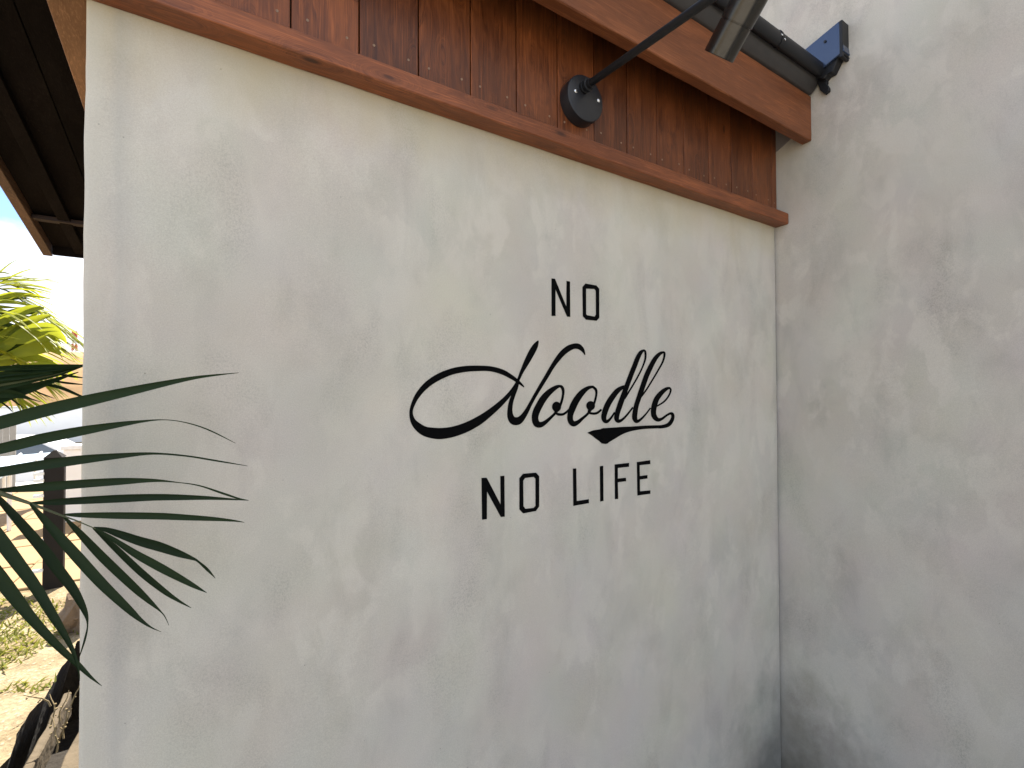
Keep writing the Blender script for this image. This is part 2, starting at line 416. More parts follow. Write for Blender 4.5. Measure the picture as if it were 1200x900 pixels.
# left gable cladding above it
bm = bmesh.new()
vs = [bm.verts.new((x, y, z)) for x in (XL - .012, XL + .02) for (y, z) in ((.002, ZS + .02), (2.1, ZS + .02 - SL * 2.1), (2.1, 2.45), (.002, 3.2))]
for f in ((0, 1, 2, 3), (4, 7, 6, 5), (0, 4, 5, 1), (1, 5, 6, 2), (2, 6, 7, 3), (3, 7, 4, 0)): bm.faces.new([vs[i] for i in f])
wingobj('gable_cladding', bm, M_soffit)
# fascia
FZ0, FZ1 = 3.007, 3.28
XR = -.94                       # left edge of the roof
fas = wingobj('fascia_board', board_x(XR, XC - .006, -.221, -.166, FZ0, FZ1, seed=9), M_fascia)
flat_smooth(fas, 30)
# roof: soffit plane falls to the back
P1, P0 = atX(62, 300.7, -.90), atX(14, 220, -.90)
RS = (P0.z - P1.z) / (P1.y - P0.y)
YR = P1.y
RO = 3.25 - (P1.z + RS * (YR + .166))
def zb(y): return P1.z + RS * (YR - y)        # underside of the barge board
def slope_box(x0, x1, y0, y1, o0, o1, w=.003):
    b = bmesh.new()
    vs = [b.verts.new((x, y, zb(y) + d)) for x in (x0, x1) for y in (y0, y1) for d in (o0, o1)]
    for f in ((0, 1, 3, 2), (4, 6, 7, 5), (0, 4, 5, 1), (2, 3, 7, 6), (0, 2, 6, 4), (1, 5, 7, 3)): b.faces.new([vs[i] for i in f])
    if w: bevel(b, w)
    return b
roof = wingobj('roof', slope_box(XR - .02, XC - .008, -.20, YR + .05, RO + .06, RO + .11), M_flash)
n = 9
for i in range(n):
    x0 = XL + .02 + i * (XC - .01 - XL - .02) / n
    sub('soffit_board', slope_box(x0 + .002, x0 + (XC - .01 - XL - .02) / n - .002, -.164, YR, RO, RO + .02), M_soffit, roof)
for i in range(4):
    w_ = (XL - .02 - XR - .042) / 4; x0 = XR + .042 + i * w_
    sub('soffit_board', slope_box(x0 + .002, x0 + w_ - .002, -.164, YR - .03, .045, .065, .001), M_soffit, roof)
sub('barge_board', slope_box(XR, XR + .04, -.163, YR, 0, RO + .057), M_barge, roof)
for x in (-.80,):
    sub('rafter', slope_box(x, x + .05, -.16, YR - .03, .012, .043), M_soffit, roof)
for (pya, dd) in ((262, .06),):
    q = atX(64, pya, -.7)
    # purlin across the rear of the eave
    b = bmesh.new(); yy = 1.62
    box(b, XR + .043, XL - .03, yy, yy + .05, zb(yy) + .005, zb(yy) + .027); bevel(b, .003)
    sub('batten', b, M_batten, roof)
b = bmesh.new(); box(b, XR + .043, XC - .01, YR - .025, YR - .001, zb(YR) + .008, zb(YR) + RO + .05); bevel(b, .002)
sub('rear_fascia', b, M_soffit, roof)
# metal drip edge over the fascia: ground-lit underside painted grey, dark reflection on the roll painted black
def extrude_x(prof, xs_):
    b = bmesh.new(); pr = None
    for x in xs_:
        r = [b.verts.new((x, y, z)) for y, z in prof]
        if pr:
            for k in range(len(prof)): b.faces.new((pr[k], pr[(k + 1) % len(prof)], r[(k + 1) % len(prof)], r[k]))
        else: b.faces.new(r)
        pr = r
    b.faces.new(pr[::-1]); return b
drip = sub('drip_edge', extrude_x([(-.160, 3.284), (-.224, 3.284), (-.236, 3.288), (-.262, 3.322), (-.276, 3.345), (-.276, 3.38), (-.16, 3.40)], (XR - .02, .6, 2.30, XC - .016)), M_flash, roof); flat_smooth(drip, 40)
roll = [(-.273 - .024 + .026 * math.cos(t), 3.375 + .042 * math.sin(t)) for t in [2 * math.pi * k / 14 for k in range(14)]]
flat_smooth(sub('rolled_front', extrude_x(roll, (XR - .02, .8, 2.4, XC - .006)), M_black, drip), 50)
b = extrude_x([(y * 1.0 - .003 * (1 if y < -.297 else -1), z + (.003 if z > 3.375 else -.003)) for y, z in roll], (2.46, 2.475))
sub('lap_joint', b, M_black, drip)
for x, z in ((2.455, 3.385), (2.482, 3.372)):
    b = bmesh.new(); tube(b, [(x, -.318, z), (x + .004, -.326, z - .012)], .0035, 6); sub('clip', b, M_steel, drip)
# wall flashing standing up along the tall wall, jutting past the eave
FX = XC - .075
A = [atX(935, 63, FX), atX(983, 25, FX), atX(989, 59, FX), atX(960, 76, FX)]
b = bmesh.new()
ytip, ybase = -.43, 1.2
def zt(y): return A[1].z - RS * .75 * (y - A[1].y)
vs = []
for x in (FX, XC - .001):
    up = .02 if x > FX else 0
    vs += [b.verts.new((x, A[1].y, A[1].z + up)), b.verts.new((x, A[2].y, A[2].z)), b.verts.new((x, ybase, A[2].z - .1 - RS * .75 * (ybase - A[2].y))), b.verts.new((x, ybase, A[1].z + up - RS * .75 * (ybase - A[1].y)))]
for f in ((0, 1, 2, 3), (4, 7, 6, 5), (0, 4, 5, 1), (1, 5, 6, 2), (2, 6, 7, 3), (3, 7, 4, 0)): b.faces.new([vs[i] for i in f])
bevel(b, .003)
wf = sub('wall_flashing', b, M_blueflash, roof)
b = bmesh.new(); c0 = A[1]; c1 = A[2]
box(b, FX - .004, XC - .001, c0.y - .018, c0.y - .002, c1.z - .03, c0.z - .002); bevel(b, .003)
sub('end_cap', b, M_black, wf)
b = bmesh.new(); tube(b, [(FX + .002, A[1].y + .07, A[1].z - .07), (FX - .006, A[1].y + .07, A[1].z - .07)], .007, 10)
sub('rivet', b, M_black, wf)
# dark underside flap below the wall flashing
def prism_px(pts, x0, x1, w=.003):
    b = bmesh.new(); q = [atX(px, py, x0) for px, py in pts]
    v0 = [b.verts.new(p) for p in q]; v1 = [b.verts.new((x1, p.y, p.z)) for p in q]
    b.faces.new(v0); b.faces.new(v1[::-1])
    for k in range(len(q)): b.faces.new((v0[k], v1[k], v1[(k + 1) % len(q)], v0[(k + 1) % len(q)]))
    if w: bevel(b, w, 1)
    return b
sub('underside_flap', prism_px([(950, 73), (958, 74), (986, 60), (991, 64), (983, 67), (975, 84), (969, 87), (965, 92), (952, 92)], XC - .06, XC - .002), M_black, wf)
sub('stop_end', prism_px([(955, 90), (967, 88), (969, 96), (968, 98), (971, 102), (971, 106), (966, 110), (961, 106)], XC - .03, XC - .004, .002), M_black, drip)

# bare strip of render left on the tall wall under the soffit
b = bmesh.new()
vs = [b.verts.new((x, y, z)) for x in (XC - .008, XC - .0035) for y, z in ((-.013, 3.035), (-.164, 3.105), (-.164, 3.24), (-.013, 3.24))]
for f in ((0, 1, 2, 3), (4, 7, 6, 5), (0, 4, 5, 1), (1, 5, 6, 2), (2, 6, 7, 3), (3, 7, 4, 0)): b.faces.new([vs[i] for i in f])
wingobj('filler_strip', b, plain('bare_render', (.22, .19, .17), .9, 0, .2, 20))

# ------------------------------------------------------------------ painted lettering
def wp(px, py, lift):
    p = atY(px, py, 0); return Vector((p.x, wall_y(p.x, p.z) - lift, p.z))
def poly_letter(name, org, sc, outer, inner=None, label=None):
    b = bmesh.new()
    o_ = [wp(org[0] + x / sc, org[1] + y / sc, .0014) for x, y in outer]
    loops = [[Vector((p.x, p.z, 0)) for p in o_]]; allp = list(o_)
    if inner:
        i_ = [wp(org[0] + x / sc, org[1] + y / sc, .0014) for x, y in inner]
        loops.append([Vector((p.x, p.z, 0)) for p in i_]); allp += i_
    vs = [b.verts.new(p) for p in allp]
    for tri in tessellate_polygon(loops): b.faces.new([vs[i] for i in tri])
    bmesh.ops.recalc_face_normals(b, faces=b.faces)
    o = sub(name, b, M_paint, wallA)
    if label: o['label'] = label
def catmull(pts, n=6):
    out = []
    for i in range(len(pts) - 1):
        p0, p1, p2, p3 = pts[max(i - 1, 0)], pts[i], pts[i + 1], pts[min(i + 2, len(pts) - 1)]
        for k in range(n):
            t = k / n
            out.append(tuple(.5 * (2 * b1 + (c - a) * t + (2 * a - 5 * b1 + 4 * c - d) * t * t + (-a + 3 * b1 - 3 * c + d) * t ** 3) for a, b1, c, d in zip(p0, p1, p2, p3)))
    out.append(pts[-1]); return out
_lift = [0]
def stroke(b, org, sc, pts, n=6):
    _lift[0] = (_lift[0] + 1) % 12
    lift = .0012 + _lift[0] * .00006
    c = catmull(pts, n); prev = None
    for i, (x, y, w) in enumerate(c):
        a, d = c[max(i - 1, 0)], c[min(i + 1, len(c) - 1)]
        tx, ty = d[0] - a[0], d[1] - a[1]; l_ = math.hypot(tx, ty) or 1
        nx, ny = -ty / l_ * w / 2, tx / l_ * w / 2
        e = (b.verts.new(wp(org[0] + (x + nx) / sc, org[1] + (y + ny) / sc, lift)), b.verts.new(wp(org[0] + (x - nx) / sc, org[1] + (y - ny) / sc, lift)))
        if prev: b.faces.new((prev[0], prev[1], e[1], e[0]))
        prev = e
def blob(b, org, sc, cx, cy, rx, ry, lift=.0021):
    vs = [b.verts.new(wp(org[0] + (cx + rx * math.cos(t)) / sc, org[1] + (cy + ry * math.sin(t)) / sc, lift)) for t in [2 * math.pi * k / 24 for k in range(24)]]
    b.faces.new(vs)
Z4, Z5, Z6 = ((635, 315), 12.86), ((555, 540), 10.91), ((660, 530), 10.91)
poly_letter('painted_letter', *Z4, [(142, 712), (142, 145), (195, 150), (365, 568), (368, 182), (422, 192), (425, 725), (375, 722), (203, 315), (203, 712)], label='upper letter N in plain capitals')
poly_letter('painted_letter', *Z4, [(655, 222), (820, 252), (862, 300), (862, 740), (820, 785), (660, 768), (612, 715), (608, 275)], [(665, 300), (785, 305), (808, 330), (810, 690), (790, 720), (680, 700), (665, 685)], label='upper letter O in plain capitals')
poly_letter('painted_letter', *Z5, [(105, 752), (98, 218), (165, 215), (342, 555), (338, 195), (392, 190), (396, 712), (345, 718), (170, 395), (168, 745)], label='lower letter N in plain capitals')
poly_letter('painted_letter', *Z5, [(630, 165), (795, 150), (836, 195), (836, 580), (795, 640), (630, 672), (582, 620), (582, 220)], [(655, 220), (765, 205), (787, 228), (787, 575), (762, 600), (660, 612), (635, 580), (632, 255)], label='lower letter O in plain capitals')
poly_letter('painted_letter', *Z6, [(120, 208), (165, 205), (170, 622), (325, 598), (327, 650), (125, 685)], label='letter L')
poly_letter('painted_letter', *Z6, [(465, 178), (510, 172), (513, 622), (470, 630)], label='letter I')
poly_letter('painted_letter', *Z6, [(655, 155), (840, 135), (840, 185), (697, 200), (697, 335), (800, 325), (803, 370), (697, 382), (702, 595), (658, 600)], label='letter F')
poly_letter('painted_letter', *Z6, [(938, 125), (1110, 100), (1112, 150), (975, 165), (978, 303), (1075, 290), (1075, 335), (978, 348), (980, 498), (1112, 485), (1112, 530), (945, 553)], label='letter E in plain capitals')
S1, S2, S3 = ((470, 390), 6.925), ((580, 390), 7.5), ((660, 400), 6.923)
def script(label, *parts):
    b = bmesh.new()
    for k, zz, pts in parts:
        if k == 's': stroke(b, *zz, pts)
        else: blob(b, *zz, *pts)
    for f in b.faces:
        f.normal_update()
        if f.normal.y > 0: f.normal_flip()
    o = sub('script_letter', b, M_paint, wallA, recalc=False); o['label'] = label
script('flowing letter N with a wide looped swash',
    ('s', S1, [(998, 442, 6), (985, 428, 15), (955, 402, 24), (900, 362, 34), (820, 318, 42), (720, 292, 42), (600, 289, 46), (500, 296, 50), (400, 318, 52), (300, 360, 54), (210, 420, 50), (140, 497, 42), (100, 570, 33), (80, 640, 28), (92, 705, 40), (128, 755, 62), (190, 798, 78), (270, 815, 90), (340, 816, 90), (430, 800, 84), (530, 765, 78), (630, 712, 70), (720, 648, 56), (800, 580, 45), (860, 520, 36), (905, 462, 28), (935, 410, 20), (945, 385, 12)]),
    ('s', S2, [(180, 462, 18), (205, 412, 24), (235, 342, 32), (280, 252, 50), (322, 172, 56), (352, 118, 48), (371, 84, 26), (379, 68, 6)]),
    ('s', S2, [(208, 415, 16), (187, 480, 32), (160, 550, 36), (138, 620, 40), (131, 690, 46), (138, 740, 58), (163, 773, 70), (205, 773, 68), (242, 742, 52), (277, 690, 40), (310, 628, 33), (350, 555, 32), (400, 470, 34), (450, 387, 36), (500, 302, 38), (545, 236, 44), (590, 181, 50), (640, 140, 52), (690, 119, 48), (730, 120, 48), (762, 144, 36), (781, 175, 18), (788, 196, 6)]))
script('first flowing letter o with a round inner dot',
    ('s', S2, [(575, 468, 20), (540, 477, 34), (482, 517, 50), (430, 572, 60), (390, 637, 62), (360, 702, 62), (352, 755, 58), (366, 797, 60), (400, 808, 50), (440, 788, 36), (490, 745, 26), (530, 705, 22), (562, 660, 22), (586, 600, 22), (598, 540, 22), (597, 500, 26), (582, 473, 26), (555, 468, 20)]),
    ('b', S2, (540, 650, 40, 45)), ('s', S2, [(545, 640, 40), (540, 680, 34), (534, 702, 24), (560, 717, 24), (600, 715, 22), (635, 690, 18), (665, 655, 14)]))
script('second flowing letter o with a round inner dot',
    ('s', S3, [(245, 368, 18), (200, 378, 30), (152, 415, 46), (106, 475, 54), (74, 540, 56), (56, 600, 48), (59, 645, 46), (82, 668, 46), (115, 658, 34), (155, 625, 24), (195, 590, 20), (228, 545, 18), (253, 490, 18), (266, 430, 18), (262, 392, 22), (235, 367, 20)]),
    ('b', S3, (220, 522, 36, 38)), ('s', S3, [(224, 515, 36), (215, 555, 30), (207, 577, 20), (240, 586, 20), (275, 580, 20), (308, 552, 16)]))
script('flowing letter d with a tall looped stem',
    ('s', S3, [(520, 363, 12), (485, 370, 26), (440, 398, 40), (397, 450, 46), (360, 510, 48), (336, 570, 46), (327, 618, 42), (337, 646, 34), (357, 648, 26), (386, 620, 18), (415, 575, 14)]),
    ('s', S3, [(655, 72, 14), (628, 88, 30), (602, 132, 38), (577, 195, 40), (550, 262, 40), (520, 342, 40), (488, 430, 42), (456, 520, 44), (437, 580, 42), (430, 625, 40), (446, 647, 30), (480, 632, 20), (520, 590, 16), (562, 535, 14)]),
    ('s', S3, [(645, 70, 14), (662, 84, 18), (663, 140, 16), (640, 208, 14), (605, 280, 14), (565, 350, 14), (525, 415, 14), (495, 465, 14)]))
script('flowing letter l with a tall loop',
    ('s', S3, [(818, 88, 14), (785, 98, 26), (745, 138, 36), (707, 205, 40), (672, 280, 42), (640, 370, 42), (611, 455, 40), (590, 520, 40), (579, 580, 42), (577, 622, 42), (592, 648, 32), (622, 636, 20), (665, 593, 14), (705, 540, 12)]),
    ('s', S3, [(805, 85, 12), (820, 98, 18), (808, 160, 16), (765, 240, 14), (720, 315, 14), (670, 395, 14), (617, 465, 14)]))
script('flowing letter e running into a curled underline with a pointed end',
    ('s', S3, [(868, 378, 14), (838, 384, 26), (797, 415, 38), (757, 465, 44), (737, 520, 46), (730, 575, 44), (740, 614, 42), (767, 636, 32), (800, 628, 22), (835, 602, 18), (865, 586, 20), (883, 590, 26), (888, 615, 28), (874, 652, 32), (846, 680, 32), (800, 692, 28), (770, 694, 26)]),
    ('s', S3, [(850, 376, 12), (870, 392, 16), (855, 440, 14), (815, 490, 14), (755, 527, 12)]),
    ('s', S3, [(195, 742, 2), (240, 745, 48), (290, 757, 92), (335, 766, 128), (337, 766, 128), (400, 746, 96), (480, 722, 58), (560, 708, 36), (650, 698, 28), (740, 694, 26), (800, 692, 26)]))

# ------------------------------------------------------------------ the tall building on the right
tall = thing('tall_building', 'taller grey plastered building meeting the sign wall at a right angle', 'building', (XC + 2, -1, 0))
bm = bmesh.new()
ys = [1.5 - .06 * i for i in range(130)]; zs2 = [-1.3 + .07 * i for i in range(113)]
def wall_x(y, z): return XC + noise.noise((y * 2.1, z * 2.1, 9.2)) * .002
g = [[bm.verts.new((wall_x(y, z), y, z)) for z in zs2] for y in ys]
for a, b_ in zip(g, g[1:]):
    for i in range(len(zs2) - 1): bm.faces.new((a[i], a[i + 1], b_[i + 1], b_[i]))
yE, zE = ys[-1], zs2[-1]
for (p, q) in ((0, 1),):
    back = [bm.verts.new((XC + 4, y, z)) for y in (1.5, yE) for z in (-1.3, zE)]
    bm.faces.new((back[0], back[1], back[3], back[2]))
    bm.faces.new([g[0][i] for i in range(len(zs2))] + [back[1], back[0]])
    bm.faces.new([g[-1][i] for i in range(len(zs2))][::-1] + [back[2], back[3]])
    bm.faces.new([r[-1] for r in g] + [back[3], back[1]])
o = sub('plaster_wall', bm, M_wallB, tall); flat_smooth(o, 50)

# ------------------------------------------------------------------ sign lamp
pf = atY(686.5, 115, -.070)
lamp = thing('sign_lamp', 'black spotlight on a long arm fixed to the reddish boards above the slogan', 'lamp', (pf.x, -.014, pf.z))
RB = .1015
plate = sub('wall_plate', lathe([(0, 0), (0, RB), (.052, RB), (.0555, RB - .0015), (.057, RB - .005), (.057, 0)], (pf.x, -.0135, pf.z), (0, -1, 0), 64), M_plate, lamp)
flat_smooth(plate, 25)
yf = -.0705
for (sx, sy) in ((674.5, 106.8), (701.2, 118)):
    q = atY(sx, sy, yf)
    o = sub('screw', lathe([(0, .009), (.003, .009), (.0045, .0075), (.0055, .004), (.0058, 0)], (q.x, yf, q.z), (0, -1, 0), 20), M_steel, plate); flat_smooth(o, 40)
cc = atY(684, 103, yf)
# arm: solve its far end on the ray under the frame's top edge
Xa = cc.x
E = atX(836, -4, Xa + .01)
ad = (E - cc).normalized()
collar = sub('collar', lathe([(-.01, .026), (.012, .026), (.014, .022), (.022, .022), (.024, .027), (.034, .027), (.036, .020), (.05, .019), (.052, .0)], cc, ad, 32), M_black, lamp); flat_smooth(collar, 30)
b = bmesh.new(); tube(b, [cc + ad * .03, E + ad * .03], .0155, 20)
flat_smooth(sub('arm', b, M_black, lamp), 40)
Hb, Hr = atX(842, 66.5, Xa + .02), atX(863, 27, Xa + .02)
_v = (Hb - CAM).normalized(); _r = ray(863, 27).normalized(); Hr = CAM + _r * ((Hb - CAM).dot(_v) / _r.dot(_v) * 1.0)
ha = (Hr - Hb).normalized(); hl = (Hr - Hb).length
RH = .0505
head = sub('lamp_head', lathe([(.018, 0), (.018, RH - .006), (.002, RH - .004), (0, RH - .0015), (.002, RH), (hl - .004, RH), (hl - .003, RH - .0022), (hl - .0005, RH - .0022), (hl, RH + .001), (hl + .22, RH + .001), (hl + .226, RH - .004), (hl + .226, 0)], Hb, ha, 72), M_head, lamp); flat_smooth(head, 30)
sub('lens', lathe([(.016, 0), (.016, RH - .008), (.0175, RH - .008), (.0175, 0)], Hb, ha, 32), plain('frosted_lens', (.5, .5, .47), .3), head)
kp = Hb + ha * (hl + .075)
b = bmesh.new(); tube(b, [E + ad * .015, E + ad * .035 + Vector((0, 0, .0)), kp], [.02, .022, .018], 16)
flat_smooth(sub('knuckle', b, M_black, lamp), 40)
print('LAMP', pf, cc, E, Hb, Hr, ha, 'roof', P1, RS)

# ------------------------------------------------------------------ near palm (its crown stands just left of the frame)
def ribbon(pts, Y, fold=.004, curl=0.0):
    """pts: (px, py, width px) of a leaflet, set on the upright plane y = Y; folded along the midrib"""
    b = bmesh.new(); c = catmull(pts, 5); prev = None; n = len(c)
    for i, (x, y, w) in enumerate(c):
        w = max(w, .5)
        a, d = c[max(i - 1, 0)], c[min(i + 1, n - 1)]
        tx, ty = d[0] - a[0], d[1] - a[1]; l_ = math.hypot(tx, ty) or 1
        nx, ny = -ty / l_ * w / 2, tx / l_ * w / 2
        yy = Y + curl * (i / n) ** 2
        f = fold * min(1, w / 8)
        e = [b.verts.new(atY(x + nx, y + ny, yy)), b.verts.new(atY(x, y, yy + f)), b.verts.new(atY(x - nx, y - ny, yy))]
        if prev:
            for k in (0, 1): b.faces.new((prev[k], prev[k + 1], e[k + 1], e[k]))
        prev = e
    return b
palm = thing('palm', 'dark green feather palm reaching in front of the left end of the pale wall', 'palm', (-1.2, -.42, 0))
YP = -.40
b = bmesh.new()
tube(b, [(-1.2, -.42, -.9), (-1.19, -.42, .4), (-1.2, -.43, .8), (-1.18, -.42, 1.12)], [.07, .055, .05, .04], 14)
sub('trunk', b, M_trunk, palm)
rach = [(-420, 640), (-300, 585), (-200, 557), (-120, 553), (-50, 563), (0, 578), (34.2, 589.5), (71.5, 603.8), (87, 609.2), (105.8, 617), (113, 620)]
rp_ = [(-1.18, -.42, 1.10)] + [atY(x, y, YP) for x, y in rach[1:]]
b = bmesh.new(); tube(b, rp_, [.012, .010, .008, .007, .0055, .0045, .0028, .0018, .0013, .001, .0008], 8)
frond = sub('frond', b, M_stalk, palm)
LEAF = [
 ([(-185, 553, 3), (-110, 523, 12), (-50, 507, 15), (0, 495.4, 15.5), (45, 483, 15), (93, 471.5, 14), (150, 458.8, 10.5), (208, 446.4, 5.5), (240, 441, 3), (280, 436.8, .5)], .02, 0),
 ([(-130, 553, 3), (-60, 538, 11), (0, 526, 12.5), (45, 515, 12.5), (93, 505.5, 11), (140, 497.5, 6.5), (165, 494, 3.2), (187, 492, 1.2), (207, 493.2, 1), (230, 498.5, 1.4), (250, 506.3, 1.6), (276, 519.4, .5)], .0, 0),
 ([(-75, 559, 3), (-40, 558, 9), (0, 553, 11.5), (46, 545.5, 11.5), (93, 539, 10.5), (140, 534.2, 6.5), (179, 531.5, 2.8), (218, 534.3, 2), (255, 540.2, 2), (290, 546, .5)], -.02, 0),
 ([(-12, 575, 3), (10, 574, 6), (46.7, 571, 10), (93.3, 567.2, 10), (140, 564.2, 8.3), (179, 563, 4), (207, 565.2, 1.2), (233, 569, 1.6), (261, 578.1, 2.6), (280, 584.3, 1.9), (291, 586.2, .5)], .01, 0),
 ([(35, 589.6, 2), (62, 588.5, 7), (93.3, 586.7, 8.5), (140, 584.3, 9.3), (179, 582.8, 8), (207, 582.8, 7), (241, 583.5, 4.6), (272, 585.1, 2.2), (291.6, 586.4, .5)], .035, 0),
 ([(75, 603, 2), (93.3, 603.6, 5.5), (140, 604.2, 8), (187, 604.9, 8), (218, 606.4, 7), (249, 608.1, 5), (272, 610, 2.6), (286.5, 612.1, .5)], .0, 0),
 ([(110, 618.2, 2), (125, 621, 6), (140, 626, 9), (163, 634, 11), (187, 640.8, 11.5), (210, 648.8, 8.5), (226, 654.6, 4), (232, 657.8, 2.6), (243, 667.5, 3.6), (252.5, 677.8, .5)], .02, .02),
 ([(112, 619.8, 2), (130, 630, 5), (157, 648, 9), (183, 662.5, 10.5), (205, 674.4, 9), (227, 686.4, 5.5), (242.3, 694.6, .6)], -.01, 0),
 ([(109, 618.5, 2.5), (132.7, 640, 7.5), (164, 669.6, 9), (191, 691.7, 7), (208, 703.3, 3.8), (224.3, 712.5, .6)], .03, 0),
 ([(73.5, 604.2, 2.5), (93.3, 624.8, 8.5), (120, 653, 11.5), (154.7, 686, 10.5), (173, 702.7, 7), (187, 715.3, 2.2), (193.3, 722.7, 1.3), (198, 732.9, .5)], .0, .01),
 ([(35, 590, 3), (51.3, 608.4, 9), (73, 633, 13), (91.8, 654, 14.5), (120, 684.7, 13.5), (149.3, 712.7, 9.8), (165, 726.7, 5.2), (177.3, 735.3, 2), (189, 740.5, .4)], -.02, 0),
 ([(-12, 574, 3), (0, 586, 8), (24.9, 613.9, 12.5), (51.3, 645, 14.5), (66, 664.5, 14.5), (85.3, 690.2, 12.5), (98.7, 715, 7.5), (102.6, 731, 2), (99.6, 748.9, 2.6), (91.6, 774, .6)], .015, .02),
 ([(-52, 563, 4), (-25, 598, 14), (0, 632, 18.5), (20.8, 660, 17.5), (41.8, 688.4, 15), (61.3, 720.4, 12.5), (76.4, 745.3, 8), (87.1, 767, 5), (92.4, 788, 2.2), (93.4, 798, .5)], -.015, 0),
 ([(-95, 556, 4), (-50, 615, 17), (0, 677.8, 20), (37.3, 724.9, 14), (68.4, 757.7, 10), (90.7, 778.2, 7.5), (106.7, 793.7, 3.8), (119.5, 804, .5)], .03, -.02),
 ([(-160, 554, 4), (-130, 600, 16), (-90, 660, 19), (-50, 720, 14), (-20, 770, 3)], .0, 0),
 ([(-235, 565, 4), (-190, 530, 13), (-130, 495, 14), (-70, 470, 8), (-25, 458, 1)], .03, 0),
]
for pts, dy, cu in LEAF:
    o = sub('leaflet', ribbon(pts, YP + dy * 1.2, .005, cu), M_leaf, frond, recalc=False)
    o.data.polygons.foreach_set('use_smooth', [True] * len(o.data.polygons))
def leaflet_mesh(p, d, side, length, width, droop):
    """free standing leaflet: starts at p along d, arching down by droop"""
    b = bmesh.new(); prev = None; n = 7
    pos = Vector(p); dv = Vector(d).normalized()
    for i in range(n + 1):
        t = i / n; w = width * (.25 + .75 * math.sin(math.pi * min(1, t * 1.5 + .12) * .5)) * (1 - t ** 2.2) + .0006
        dd = (dv + Vector((0, 0, -droop * t * t))).normalized()
        if i: pos = pos + dd * length / n
        s = dd.cross(side).normalized() * w / 2
        up = dd.cross(s).normalized() * w * .18
        e = [b.verts.new(pos + s + up), b.verts.new(pos), b.verts.new(pos - s + up)]
        if prev:
            for k in (0, 1): b.faces.new((prev[k], prev[k + 1], e[k + 1], e[k]))
        prev = e
    return b
def make_frond(par, pts, n, length, width, m, droop=.8, seed=0, ang=55, r0=.009):
    rnd = random.Random(seed)
    pts = [Vector(p) for p in pts]
    c = [Vector(q) for q in catmull([tuple(p) for p in pts], 8)]
    b = bmesh.new(); tube(b, c, [r0 * (1 - .85 * i / len(c)) for i in range(len(c))], 6)
    fr = sub('frond', b, M_stalk, par)
    for i in range(n):
        t = .18 + .82 * i / (n - 1); k = min(len(c) - 2, int(t * (len(c) - 1)))
        p = c[k].lerp(c[k + 1], t * (len(c) - 1) - k); d = (c[k + 1] - c[k]).normalized()
        sdv = d.cross(Vector((0, 0, 1))).normalized()
        upv = sdv.cross(d)
        for s in (-1, 1):
            a = R_(ang * (1 - .55 * t) + rnd.uniform(-7, 7))
            dv = d * math.cos(a) + sdv * s * math.sin(a) + upv * rnd.uniform(.0, .3)
            ln = length * (.55 + .45 * math.sin(math.pi * min(1, t * 1.1))) * rnd.uniform(.85, 1.1)
            o = sub('leaflet', leaflet_mesh(p, dv, upv, ln, width * rnd.uniform(.85, 1.1), droop * rnd.uniform(.6, 1.3)), m, fr, recalc=False)
    return fr
for k, (dx, dy, dz) in enumerate([(-.9, -.2, .5), (-.5, -.8, .55), (-.6, .55, .7), (.1, -.6, .95)]):
    c0 = Vector((-1.18, -.42, 1.1))
    make_frond(palm, [c0, c0 + Vector((dx * .35, dy * .35, dz * .7)), c0 + Vector((dx * .75, dy * .75, dz * .85)), c0 + Vector((dx * 1.1, dy * 1.1, dz * .5))], 12, .38, .026, M_leaf, .8, 20 + k)

# ------------------------------------------------------------------ sunlit palm behind the wing
palm2 = thing('palm', 'yellow green palm in sunlight behind the left end of the pale wall', 'palm', (-2.1, 2.9, 0))
cr = atY(-150, 440, 2.9)
b = bmesh.new(); tube(b, [(cr.x, 2.9, -.1), (cr.x + .02, 2.9, .6), (cr.x, 2.9, 1.1), tuple(cr)], [.09, .075, .065, .05], 14)
sub('trunk', b, M_trunk, palm2)
FR = [((20, 335, 3.3), (-70, 350, 3.1), 1), ((75, 388, 3.2), (-20, 340, 3.1), 1), ((60, 400, 2.9), (-40, 365, 2.9), 1), ((55, 425, 3.5), (-30, 390, 3.2), 1),
      ((25, 470, 3.2), (-50, 415, 3.0), 1), ((48, 445, 3.0), (-50, 400, 2.95), 1), ((-20, 390, 3.6), (-90, 370, 3.3), 1)]
for k, (tip, mid, _) in enumerate(FR):
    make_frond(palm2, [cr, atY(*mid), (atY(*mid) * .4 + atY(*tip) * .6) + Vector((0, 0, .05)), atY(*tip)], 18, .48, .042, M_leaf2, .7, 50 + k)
BL = [[(5, 402, 4), (30, 393, 20), (55, 389, 22), (72, 396, 10), (78, 403, 1)], [(0, 420, 4), (35, 409, 16), (58, 404, 18), (72, 414, 4)], [(-10, 400, 10), (20, 385, 12), (45, 373, 8), (60, 370, 2)],
      [(-20, 440, 8), (0, 425, 14), (30, 418, 12), (62, 424, 3)], [(-6, 480, 6), (6, 462, 18), (20, 452, 14), (27, 462, 4)], [(-20, 385, 8), (10, 372, 12), (35, 362, 9), (52, 361, 2)], [(-20, 415, 10), (8, 402, 16), (30, 380, 12), (44, 366, 2)],
      [(-25, 470, 8), (-5, 448, 18), (15, 440, 16), (34, 445, 3)], [(10, 446, 4), (35, 432, 12), (62, 430, 10), (80, 437, 2)]]
for k, pts in enumerate(BL):
    o = sub('broad_leaf', ribbon(pts, 2.75 + .07 * (k % 4), .02, .1), M_leaf2, palm2, recalc=False)
    o.data.polygons.foreach_set('use_smooth', [True] * len(o.data.polygons))
M_leaf3 = leaf('deep_green_leaf', (.025, .05, .008), (.09, .12, .015), .3, .45)
